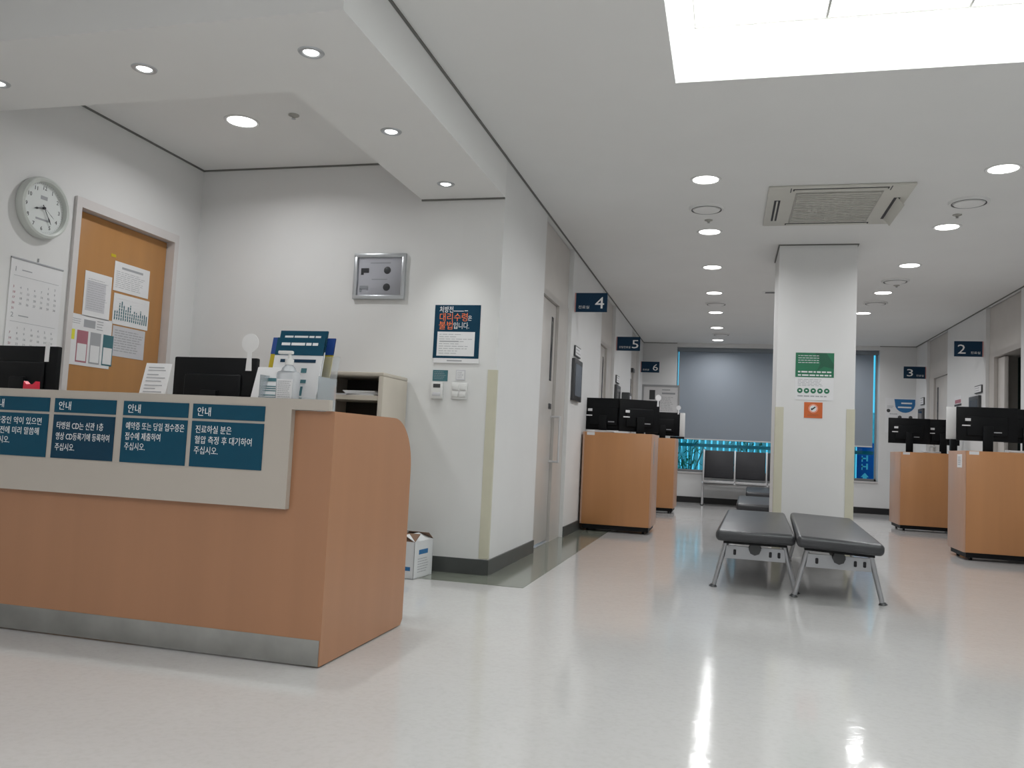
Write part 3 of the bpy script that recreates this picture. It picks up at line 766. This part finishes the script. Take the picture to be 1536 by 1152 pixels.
q = B(); lines(q, '+x', -.08, .08, .03, .13, 6, bw, .3); q.obj('small_print', 'ink_grey', bx)

# ------------------------------------------------------------------ reception walls: frame, poster, switches
def poster_root(name, label, cat, loc): return thing(name, label, cat, loc)
fr_ = thing('picture_frame', 'square silver display frame on the white wall behind the desk', 'frame', (-2.453, YC, 1.885))
w2, hh = .20, .335
q = B().box(-w2, w2, -.03, 0, 0, .03, .005).box(-w2, w2, -.03, 0, hh-.03, hh, .005).box(-w2, -w2+.03, -.03, 0, .025, hh-.025, .005).box(w2-.03, w2, -.03, 0, .025, hh-.025, .005)
q.obj('frame', 'frame_silver', fr_)
pn = B().box(-w2+.02, w2-.02, -.014, -.004, .02, hh-.02).obj('backing', 'paper_grey', fr_)
q = B().box(-.145, -.085, -.017, -.014, .195, .228).box(-.145, -.125, -.017, -.014, .18, .196)
q.obj('specimen', 'ink', pn)
B().box(-.15, -.085, -.017, -.014, .075, .10).box(-.15, -.135, -.017, -.014, .055, .08).obj('specimen', 'ink_grey', pn)
for z in (.09, .212): B().lathe([(0, -.020), (.015, -.019), (.026, -.016), (.027, -.014)], 24, 'y', (.058, 0, z)).obj('medallion', 'dark_grey', pn)
q = B().box(-.075, .08, -.0145, -.0138, .262, .270).box(-.06, .06, -.0145, -.0138, .143, .149); q.obj('caption', 'ink_grey', pn)
B().box(-w2+.022, w2-.022, -.022, -.020, .022, hh-.022).obj('glass', 'picture_glass', fr_)
po = thing('wall_poster', 'dark teal prescription notice with orange heading on the reception wall', 'poster', (-1.851, YC, 1.445))
B().box(-.168, .168, -.004, 0, .028, .405, .0008, 1).obj('sheet', 'teal_sign', po)
B().box(-.16, .175, -.008, -.0005, -.006, .028, .001, 1).obj('footer_strip', 'paper', po)
B().box(-.06, .05, -.0086, -.0079, .007, .016).obj('footer_print', 'ink_grey', po)
text('lettering', '처방전', .036, (-.135, -.0045, .355), '-y', 'white_ink', po, .10)
B().box(-.03, .045, -.0048, -.004, .360, .364).box(.05, .075, -.0048, -.004, .362, .366).obj('small_print', 'white_ink', po)
text('lettering', '대리수령', .048, (-.135, -.0045, .295), '-y', 'orange_ink', po, .205)
text('lettering', '은', .030, (.077, -.0045, .298), '-y', 'white_ink', po, .028)
text('lettering', '불법', .048, (-.135, -.0045, .236), '-y', 'orange_ink', po, .10)
text('lettering', '입니다.', .038, (-.028, -.0045, .240), '-y', 'white_ink', po, .115)
pw = B().box(-.14, .135, -.0052, -.004, .045, .215).obj('white_field', 'paper', po)
q = B(); lines(q, '-y', -.125, .12, .055, .205, 9, -.0053, .22, True, .5); q.box(-.12, .02, -.006, -.0053, .143, .151); q.obj('print', 'ink_grey', pw)
o = thing('wall_sticker', 'small teal notice above the thermostat on the reception wall', 'notice', (-1.955, YC, 1.312))
B().box(-.055, .055, -.003, 0, 0, .077).obj('plate', 'ink_teal', o); q = B(); lines(q, '-y', -.045, .045, .01, .07, 5, -.0032, .2); q.obj('print', 'ink_grey', o)
o = thing('thermostat', 'white wall thermostat with dark display under the teal notice', 'thermostat', (-1.968, YC, 1.186))
B().box(-.043, .043, -.026, 0, 0, .118, .005).obj('housing', 'white_plastic', o); B().box(-.026, .026, -.0275, -.0255, .078, .104).obj('display', 'dark_grey', o)
B().box(-.03, .03, -.0275, -.0255, .02, .045, .001).obj('keypad', 'paper_grey', o)
o = thing('wall_notice', 'small white framed notice above the light switches', 'notice', (-1.806, YC, 1.322))
B().box(-.034, .034, -.004, 0, 0, .072).obj('plate', 'paper_grey', o); B().box(-.028, .028, -.005, -.004, .008, .064).obj('sheet', 'paper', o)
q = B(); lines(q, '-y', -.022, .022, .012, .06, 6, -.005, .3); q.obj('print', 'ink_grey', o)
o = thing('light_switch', 'wide white light switch plate on the reception wall', 'switch', (-1.808, YC, 1.188))
B().box(-.057, .057, -.012, 0, 0, .115, .004).obj('plate', 'white_plastic', o)
for x in (-.027, .027):
    for z in (.035, .082): B().box(x-.022, x+.022, -.016, -.011, z-.019, z+.019, .003).obj('rocker', 'white_plastic', o)

# ------------------------------------------------------------------ clock, calendar, papers on the wooden door
ck = thing('wall_clock', 'round pale wall clock with black hands above the calendar', 'clock', (XW, 3.985, 1.97))
CR = .183; cz = .184
B().lathe([(CR*.97, 0), (CR, .012), (CR*1.0, .03), (CR*.965, .050), (CR*.90, .056), (CR*.84, .050), (CR*.82, .030), (CR*.82, .0)], 56, 'x', (0, 0, cz)).obj('case', 'clock_case', ck)
dl = B().lathe([(0, .024), (CR*.825, .024), (CR*.825, .02)], 56, 'x', (0, 0, cz)).obj('dial', 'clock_face', ck)
for h_ in range(1, 13):
    a = R(90-30*h_); r_ = CR*.66
    s_ = str(h_)
    text('numeral', s_, .025, (.0245, r_*math.cos(a)-.011*len(s_)**.7, cz+r_*math.sin(a)-.012), '+x', 'ink', dl)
q = B()
for i in range(60):
    a = R(6*i); r0_, r1_ = CR*.775, CR*(.80)
    q.box(.0242, .0250, -.001, .001, r0_, r1_, rot=Matrix.Translation((0, 0, cz)) @ Matrix.Rotation(a, 4, 'X'))
q.obj('minute_mark', 'ink_grey', dl)
def hand(deg, ln, wd, x, tail=.02, mt='ink', nm='hand'):
    pts = [(-wd*.5, -tail), (wd*.5, -tail), (wd*.4, ln*.55), (wd, ln*.72), (0, ln), (-wd, ln*.72), (-wd*.4, ln*.55)]
    q = B().prism(pts, 'x', x, x+.0015)
    bmesh.ops.transform(q.bm, matrix=Matrix.Translation((0, 0, cz)) @ Matrix.Rotation(R(-deg), 4, 'X'), verts=q.bm.verts)
    q.obj(nm, mt, ck)
hand(256, .075, .006, .030, .015, nm='hour_hand'); hand(147, .105, .005, .033, .02, nm='minute_hand'); hand(124, .085, .0012, .036, .02, nm='second_hand')
B().lathe([(.007, .024), (.007, .038), (0, .039)], 16, 'x', (0, 0, cz)).obj('hub', 'ink', ck)
q = B().box(.0242, .0248, -.025, .025, cz+.05, cz+.072).box(.0242, .0248, -.05, .05, cz-.075, cz-.064); q.obj('dial_print', 'ink_grey', dl)
cl_ = thing('wall_calendar', 'white two-month wall calendar below the clock', 'calendar', (XW, 4.005, 1.27))
B().box(.001, .006, -.19, .19, 0, .555, .001, 1).obj('sheet', 'paper', cl_)
B().box(.0, .010, -.192, .192, .549, .559, .002).obj('binding', 'ink_grey', cl_)
B().cyl((.004, 0, .565), (.004, 0, .585), .004).obj('hook', 'ink_grey', cl_)
for zt, mn, first_, nd in ((.50, '1', 5, 31), (.235, '2', 1, 28)):
    text('lettering', mn, .03, (.0065, -.165, zt-.02), '+x', 'ink_grey', cl_)
    q = B().box(.006, .0066, -.11, -.04, zt-.01, zt-.004).box(.006, .0066, -.165, .165, zt-.045, zt-.043); q.obj('rule', 'ink_grey', cl_)
    rows = {}
    for dd in range(1, nd+1):
        k_ = dd-1+first_; text('numeral', str(dd), .014, (.0065, -.165+(k_ % 7)*.050, zt-.085-(k_//7)*.031), '+x', 'ink_grey' if k_ % 7 else 'ink_red', cl_)
XD = XW-.0435      # door face
def sheet(label, y0, y1, z0, z1, kind, rz=0, name='notice'):
    o = thing(name, label, 'notice', (XD, (y0+y1)/2, z0), 0, 'papers taped to the wooden door')
    w_ = y1-y0; h_ = z1-z0; a, c_ = -w_/2, w_/2
    m_ = Matrix.Rotation(R(rz), 4, 'X')
    sh = B().box(0, .0012, a, c_, 0, h_).obj('sheet', 'paper' if kind != 'grey' else 'paper_grey', o)
    if kind == 'text': q = B(); lines(q, '+x', a+.02, c_-.02, .02, h_-.06, 9, .0013, .22); q.box(.0013, .002, a+w_*.2, c_-w_*.2, h_-.045, h_-.03); q.obj('print', 'ink_grey', o)
    if kind == 'form':
        B().box(.0013, .0018, a+.02, c_-.05, .04, h_-.06).obj('table_field', 'paper_grey', o)
        q = B(); lines(q, '+x', a+.03, c_-.03, .05, h_-.04, 14, .0019, .18); q.obj('print', 'ink_grey', o)
    if kind == 'plan':
        q = B()
        for i in range(16):
            y_ = a+.02+(w_-.04)*i/15; q.box(.0013, .002, y_-.005, y_+.005, .03, .03+(h_-.07)*random.uniform(.4, .98))
        q.obj('diagram', 'ink_teal', o)
        q = B(); lines(q, '+x', a+.02, c_-.02, .02, h_-.02, 8, .0021, .2); q.obj('print', 'paper', o)
    if kind == 'grey': q = B(); lines(q, '+x', a+.02, c_-.02, .03, h_-.02, 9, .0013, .35); q.obj('print', 'ink_grey', o)
    if kind == 'cards':
        B().box(.0013, .002, a+.01, a+.085, .16, .225).obj('yellow_note', 'yellow_paper', o)
        B().box(.0013, .002, a+.01, a+.085, .02, .15).obj('note', 'paper', o)
        for i, mt in enumerate(('ink_red', 'ink_grey', 'ink_teal')):
            y_ = a+.105+i*.115
            cd_ = B().box(.0013, .002, y_, y_+.095, .02, .225).obj('card', mt, o)
            B().box(.002, .0026, y_+.008, y_+.087, .03, .14).obj('card_field', 'paper', cd_)
        B().box(.0013, .002, a+.155, a+.255, .25, .30).obj('header_block', 'ink_grey', o)
        q = B(); lines(q, '+x', a+.27, c_-.08, .24, .31, 4, .0013, .3); lines(q, '+x', a+.05, a+.13, .26, .30, 3, .0013, .3); q.obj('print', 'ink_grey', o)
    return o
DS = 1.011
sheet('upright white form taped to the wooden door, left of the others', 4.43, 4.67, 1.585, 1.88, 'form')
sheet('white text sheet with bold heading, topmost on the wooden door', 4.685, 5.035, 1.80, 2.0, 'text')
sheet('white sheet with a dark upright-bar diagram on the wooden door', 4.70, 5.055, 1.575, 1.785, 'plan')
sheet('grey printed sheet below the bar diagram on the wooden door', 4.715, 5.035, 1.36, 1.565, 'grey')
sheet('large white sheet with red, grey and blue cards on the wooden door', 4.298, 4.705, 1.265, 1.56+.03, 'cards')

# ------------------------------------------------------------------ blade signs and wall displays
def blade(num, small, label, y, side, z0=2.275, sw=.07):
    X = XL if side > 0 else XR
    o = thing('room_sign', label, 'sign', (X, y, z0), 0, 'numbered room signs')
    x0, x1 = (.008, .333) if side > 0 else (-.333, -.008)
    B().box(x0, x1, -.012, .012, 0, .195, .002, 1).obj('plate', 'navy', o)
    B().box(min(0, side*.012), max(0, side*.012), -.016, .016, .0, .195, .002, 1).obj('wall_bracket', 'pink_edge', o)
    if side > 0:
        text('numeral', num, .125, (x1-.125, -.013, .035), '-y', 'white_ink', o, .092); text('lettering', small, .026, (x0+.03, -.013, .035), '-y', 'white_ink', o, sw+.04)
    else:
        text('numeral', num, .125, (x0+.03, -.013, .035), '-y', 'white_ink', o, .092); text('lettering', small, .026, (x1-.03-sw-.04, -.013, .035), '-y', 'white_ink', o, sw+.04)
blade('4', '진료실', 'navy hanging sign with a white figure four beside the first steel door', 8.33, 1)
blade('5', '상담진료실', 'navy hanging sign with a white figure five and a long caption', 11.66, 1, 2.28, .12)
blade('6', '진료실', 'navy hanging sign with a white figure six above the notice board stand', 15.10, 1, 2.30)
blade('2', '진료실', 'navy hanging sign with a white figure two by the open doorway', 11.60, -1, 2.28)
blade('3', '진료실', 'navy hanging sign with a white figure three above the blue poster', 14.73, -1, 2.275)
def display(y0, y1, z0, z1, side, label):
    X = XL if side > 0 else XR
    o = thing('wall_display', label, 'display', (X, (y0+y1)/2, z0))
    w_ = (y1-y0)/2; s = side
    B().box(min(0, s*.035), max(0, s*.035), -w_, w_, 0, z1-z0, .006).obj('housing', 'dark_grey', o)
    B().box(min(s*.0345, s*.037), max(s*.0345, s*.037), -w_+.045, w_-.045, .05, z1-z0-.05).obj('screen', 'screen_black', o)
def plate(y0, y1, z0, z1, side, label):
    X = XL if side > 0 else XR
    o = thing('name_plate', label, 'plate', (X, (y0+y1)/2, z0))
    w_ = (y1-y0)/2; s = side
    B().box(min(0, s*.018), max(0, s*.018), -w_, w_, 0, z1-z0, .002).obj('holder', 'dark_grey', o)
    pf_ = B().box(min(s*.0175, s*.020), max(s*.0175, s*.020), -w_+.012, w_-.012, .012, z1-z0-.012).obj('insert', 'paper', o)
    q = B()
    if s > 0: lines(q, '+x', -w_+.03, w_-.03, .02, z1-z0-.02, 2, .0201, .3)
    else: lines(q, '-x', -w_+.03, w_-.03, .02, z1-z0-.02, 2, -.0201, .3)
    q.obj('print', 'ink_grey', pf_)
for (yb, rm) in ((8.30, ('large dark wall display next to the first steel door, above the orange counter', 'framed name plate over the large dark wall display')), (11.62, ('dark wall display next to the second steel door, under the figure five sign', 'framed name plate under the figure five sign'))):
    display(yb, yb+.45, 1.37, 1.80, 1, rm[0])
    plate(yb+.08, yb+.40, 1.83, 1.94, 1, rm[1])
display(11.66, 12.10, 1.36, 1.80, -1, 'dark wall display beside the open doorway, under the figure two sign')
plate(11.60, 11.90, 1.83, 1.93, -1, 'framed name plate beside the frame of the open doorway')
display(14.78, 15.12, 1.36, 1.80, -1, 'small dark wall display beside the blue and white poster')
plate(14.78, 15.02, 1.86, 1.98, -1, 'small framed name plate under the figure three sign')
o = thing('wall_notice', 'small white notice with a red heading on the wall above the white panel', 'notice', (XR, 12.75, 1.60))
B().box(-.004, 0, -.19, .19, 0, .26).obj('sheet', 'paper', o); B().box(-.0052, -.004, -.18, .18, .12, .15).obj('band', 'ink', o); B().box(-.0052, -.004, -.15, .15, .16, .21).obj('heading', 'ink_red', o)
o = thing('dispenser_box', 'dark wall box on the steel-door wall, beyond the second display', 'box', (XL, 12.60, 1.45))
B().box(0, .12, -.13, .13, 0, .30, .012).obj('housing', 'dark_grey', o); B().box(.119, .123, -.09, .09, .08, .25).obj('front_plate', 'paper_grey', o)
o = thing('door_closer', 'small dark door closer on the last steel door before the window', 'closer', (XL-DEP+.012, 13.85, 2.18))
B().box(0, .06, -.12, .12, 0, .06, .004).obj('body', 'dark_grey', o)
B().box(.02, .035, .1, .3, .04, .05).obj('arm', 'dark_grey', o)

# ------------------------------------------------------------------ pillar posters
pg = thing('wall_poster', 'green and white poster with five round icons on the pillar', 'poster', (.764, PY0, 1.434))
B().box(-.168, .168, -.003, 0, 0, .435).obj('sheet', 'paper', pg)
gf = B().box(-.168, .168, -.0042, -.003, .21, .437).obj('green_field', 'green_poster', pg)
q = B(); lines(q, '-y', -.145, .05, .335, .42, 4, -.0043, .3, True, .3); q.obj('print', 'paper_grey', gf)
q = B(); lines(q, '-y', -.145, .15, .213, .275, 2, -.0043, .42, True, .1); q.obj('print', 'paper', gf)
B().prism([(.0, .437), (.10, .437), (.168, .33), (.168, .29), (.08, .31), (.02, .27), (.05, .34)], 'y', -.0045, -.0042).obj('shape', 'green_dark', gf)
for i in range(5):
    ic = B().lathe([(0, -.0040), (.024, -.0040), (.024, -.003)], 24, 'y', (-.125+i*.0585, 0, .085)).obj('icon', 'green_poster', pg)
    B().box(-.125+i*.0585-.008, -.125+i*.0585+.008, -.0046, -.004, .08, .092).obj('glyph', 'paper', ic)
q = B(); lines(q, '-y', -.145, .10, .125, .195, 5, -.0031, .3); lines(q, '-y', -.145, .13, .025, .045, 1, -.0031, .5); q.obj('print', 'ink_grey', pg)
po2 = thing('wall_poster', 'small orange no-smoking notice below the green poster on the pillar', 'poster', (.760, PY0, 1.268))
B().box(-.08, .08, -.003, 0, 0, .145).obj('sheet', 'orange_poster', po2)
B().lathe([(0, -.0040), (.040, -.0040), (.040, -.003)], 28, 'y', (0, 0, .088)).obj('disc', 'paper', po2)
B().lathe([(.031, -.0044), (.038, -.0044), (.038, -.0040), (.031, -.004)], 28, 'y', (0, 0, .088)).obj('ring', 'orange_ink', po2)
B().box(-.022, .024, -.0048, -.0041, -.006, .006, rot=Matrix.Translation((0, 0, .088)) @ Matrix.Rotation(R(-40), 4, 'Y')).box(-.02, .0, -.0048, -.0041, .082, .09).obj('symbol', 'ink', po2)
q = B(); lines(q, '-y', -.05, .05, .015, .035, 2, -.0031, .3); q.obj('print', 'card_brown', po2)
# white and blue poster on the back pier
bp_ = thing('wall_poster', 'white poster with a blue half-round field on the pier beside the window', 'poster', (2.87, YB, 1.40))
B().box(-.25, .26, -.004, 0, 0, .60).obj('sheet', 'paper', bp_)
pts = [(-.11, .58), (.22, .58), (.22, .50)]
for i in range(9):
    a = R(-10-150*i/8); pts.append((.06+.16*math.cos(a), .50+.15*math.sin(a)*1.0-.0))
pts += [(-.10, .52)]
bf = B().prism(pts, 'y', -.006, -.004).obj('blue_field', 'blue_poster', bp_)
for (a, c_, z_) in ((.0, .17, .50), (-.05, .16, .43)): B().box(a, c_, -.0068, -.006, z_, z_+.025).obj('print', 'paper', bf)
for (x, z) in ((-.20, .38), (-.02, .27), (.15, .27)): B().lathe([(0, -.0055), (.03, -.0055), (.03, -.004)], 18, 'y', (x, 0, z)).obj('icon', 'dark_grey', bp_)
q = B(); lines(q, '-y', -.22, -.12, .42, .47, 2, -.0041, .4); lines(q, '-y', -.18, -.02, .31, .34, 1, -.0041, .5); q.obj('print', 'ink_grey', bp_)
# framed notice board on a stand before the window pier
nb = thing('notice_board', 'grey-framed white notice board on a stand beside the blind', 'notice board', (-1.155, 14.90, 0))
q = B().box(-.33, .33, -.02, .01, 1.42, 1.455).box(-.33, .33, -.02, .01, 2.03, 2.065).box(-.33, -.30, -.02, .01, 1.455, 2.03).box(.30, .33, -.02, .01, 1.455, 2.03)
q.obj('frame', 'alu', nb)
bs_ = B().box(-.30, .30, -.008, .004, 1.455, 2.03).obj('sheet', 'paper', nb)
B().box(-.20, -.10, -.0095, -.008, 1.80, 1.97).obj('picture', 'dark_grey', bs_)
q = B().box(.02, .25, -.0095, -.008, 1.90, 1.93).box(.02, .16, -.0095, -.008, 1.97, 1.985); lines(q, '-y', -.1, .27, 1.60, 1.86, 9, -.008, .2); q.obj('print', 'ink_grey', bs_)
B().cyl((-.25, .02, 0), (-.25, .02, 1.5), .015).cyl((.25, .02, 0), (.25, .02, 1.5), .015).obj('post', 'alu', nb)
B().box(-.28, -.22, -.2, .2, 0, .03, .006).box(.22, .28, -.2, .2, 0, .03, .006).obj('foot', 'alu', nb)

# ------------------------------------------------------------------ benches
def bench(label, loc, rotz, wd, ln, tilt=0, top=.40, group=None):
    """local origin: floor under the middle of the near end; length along +y"""
    o = thing('bench', label, 'bench', loc, rotz, group)
    tm = Matrix.Translation((0, 0, top)) @ Matrix.Rotation(R(tilt), 4, 'Y') @ Matrix.Translation((0, 0, -top))
    B().box(-wd/2, wd/2, 0, ln, top-.075, top, .030, 5, rot=None).obj('cushion', 'leather', o)
    if tilt:
        o.children[0].data.transform(tm)
    # under-board
    B().box(-wd/2+.05, wd/2-.05, .05, ln-.05, top-.092, top-.072, rot=tm).obj('seat_board', 'black_plastic', o)
    B().lathe([(0, .10), (.040, .10), (.040, ln-.10), (0, ln-.10)], 8, 'y', (.0, 0, .275)).obj('beam', 'dark_grey', o)
    hw, fw = .185, .262
    for k_, yy in enumerate((.16, ln-.22)):
        for s in (-1, 1):
            lg = B().cyl((s*hw, yy, .325), (s*fw, yy, .012), .017, .015, 14)
            lg.obj('leg', 'alu', o)
            B().cyl((s*fw, yy, .016), (s*(fw+.004), yy, 0), .018, .030, 14).obj('foot', 'dark_grey', o)
        # cross plate between the legs with slots
        q = B().prism([(-hw-.012, .20), (hw+.012, .20), (hw+.002, .285), (-hw+.002, .285)], 'y', yy-.012, yy+.012)
        cp_ = q.obj('cross_plate', 'alu', o)
        q = B()
        for x in (-.13, .10, .155): q.box(x-.009, x+.009, yy-.0135, yy-.012, .225, .262, .004, 1)
        q.obj('slot', 'ink', cp_)
        B().lathe([(0, -.028), (.030, -.028), (.042, -.012), (.042, .02), (0, .02)], 6, 'y', (.0, yy-.012, .283)).obj('beam_cap', 'dark_grey', o)
        B().lathe([(0, -.004), (.007, -.004), (.007, .0)], 10, 'y', (0, yy-.040, .283)).obj('screw', 'alu_light', o)
        q = B()
        for s in (-1, 1): q.box(s*.17-.015, s*.17+.015, yy-.02, yy+.02, .30, top-.088)
        q.obj('seat_bracket', 'alu', o)
    return o
bench('level backless black bench of the pair before the pillar, facing the steel doors', (.198, 5.74, 0), R(-2.0), .505, 2.20)
bench('slightly tilted backless black bench of the pair, towards the brown counters', (.705, 5.60, 0), R(-3.0), .515, 2.32, 2.0)
bench('backless black bench directly behind the pillar', (.36, 8.96, 0), R(-1.5), .50, 1.75)
bench('backless black bench farther behind the pillar towards the window', (.52, 11.9, 0), R(-1.5), .50, 2.0)
# steel beam seats under the window
st = thing('beam_seating', 'row of black padded beam seats with steel frame under the window', 'seating', (-.40, 14.86, 0))
PT = .535
q = B().box(0, 3*PT+.05, .12, .17, .33, .38, .005); q.obj('beam', 'alu_light', st)
for i in range(3):
    x0 = .03+i*PT; x1 = x0+PT-.035
    m_ = Matrix.Translation((0, .34, .44)) @ Matrix.Rotation(R(-10), 4, 'X')
    bk = B().box(x0, x1, -.02, .02, .03, .52, .012, 3, rot=m_).obj('backrest', 'leather_side', st)
    q = B()
    for z in (.14, .20, .26): q.box(x0+.03, x1-.03, -.0215, -.0195, z, z+.004, rot=m_)
    q.obj('seam', 'ink', bk)
    B().box(x0, x1, -.06, .36, .39, .43, .012, 3).obj('seat', 'leather_side', st)
    B().box(x0-.01, x1+.01, -.075, -.055, .395, .435, .004).obj('front_rail', 'alu_light', st)
for i in range(4):
    x = .015+i*PT
    m_ = Matrix.Translation((0, .34, .44)) @ Matrix.Rotation(R(-10), 4, 'X')
    B().box(x-.014, x+.014, -.022, .022, -.04, .53, .004, rot=m_).box(x-.014, x+.014, -.07, .37, .375, .40, .004).obj('side_frame', 'alu_light', st)
for i in (0, 3):
    x = .015+i*PT
    B().cyl((x, -.03, .012), (x, .02, .38), .016).cyl((x, .33, .012), (x, .27, .38), .016).obj('leg', 'alu_light', st)
    B().cyl((x, -.03, 0), (x, -.03, .014), .022).cyl((x, .33, 0), (x, .33, .014), .022).obj('foot', 'black_plastic', st)
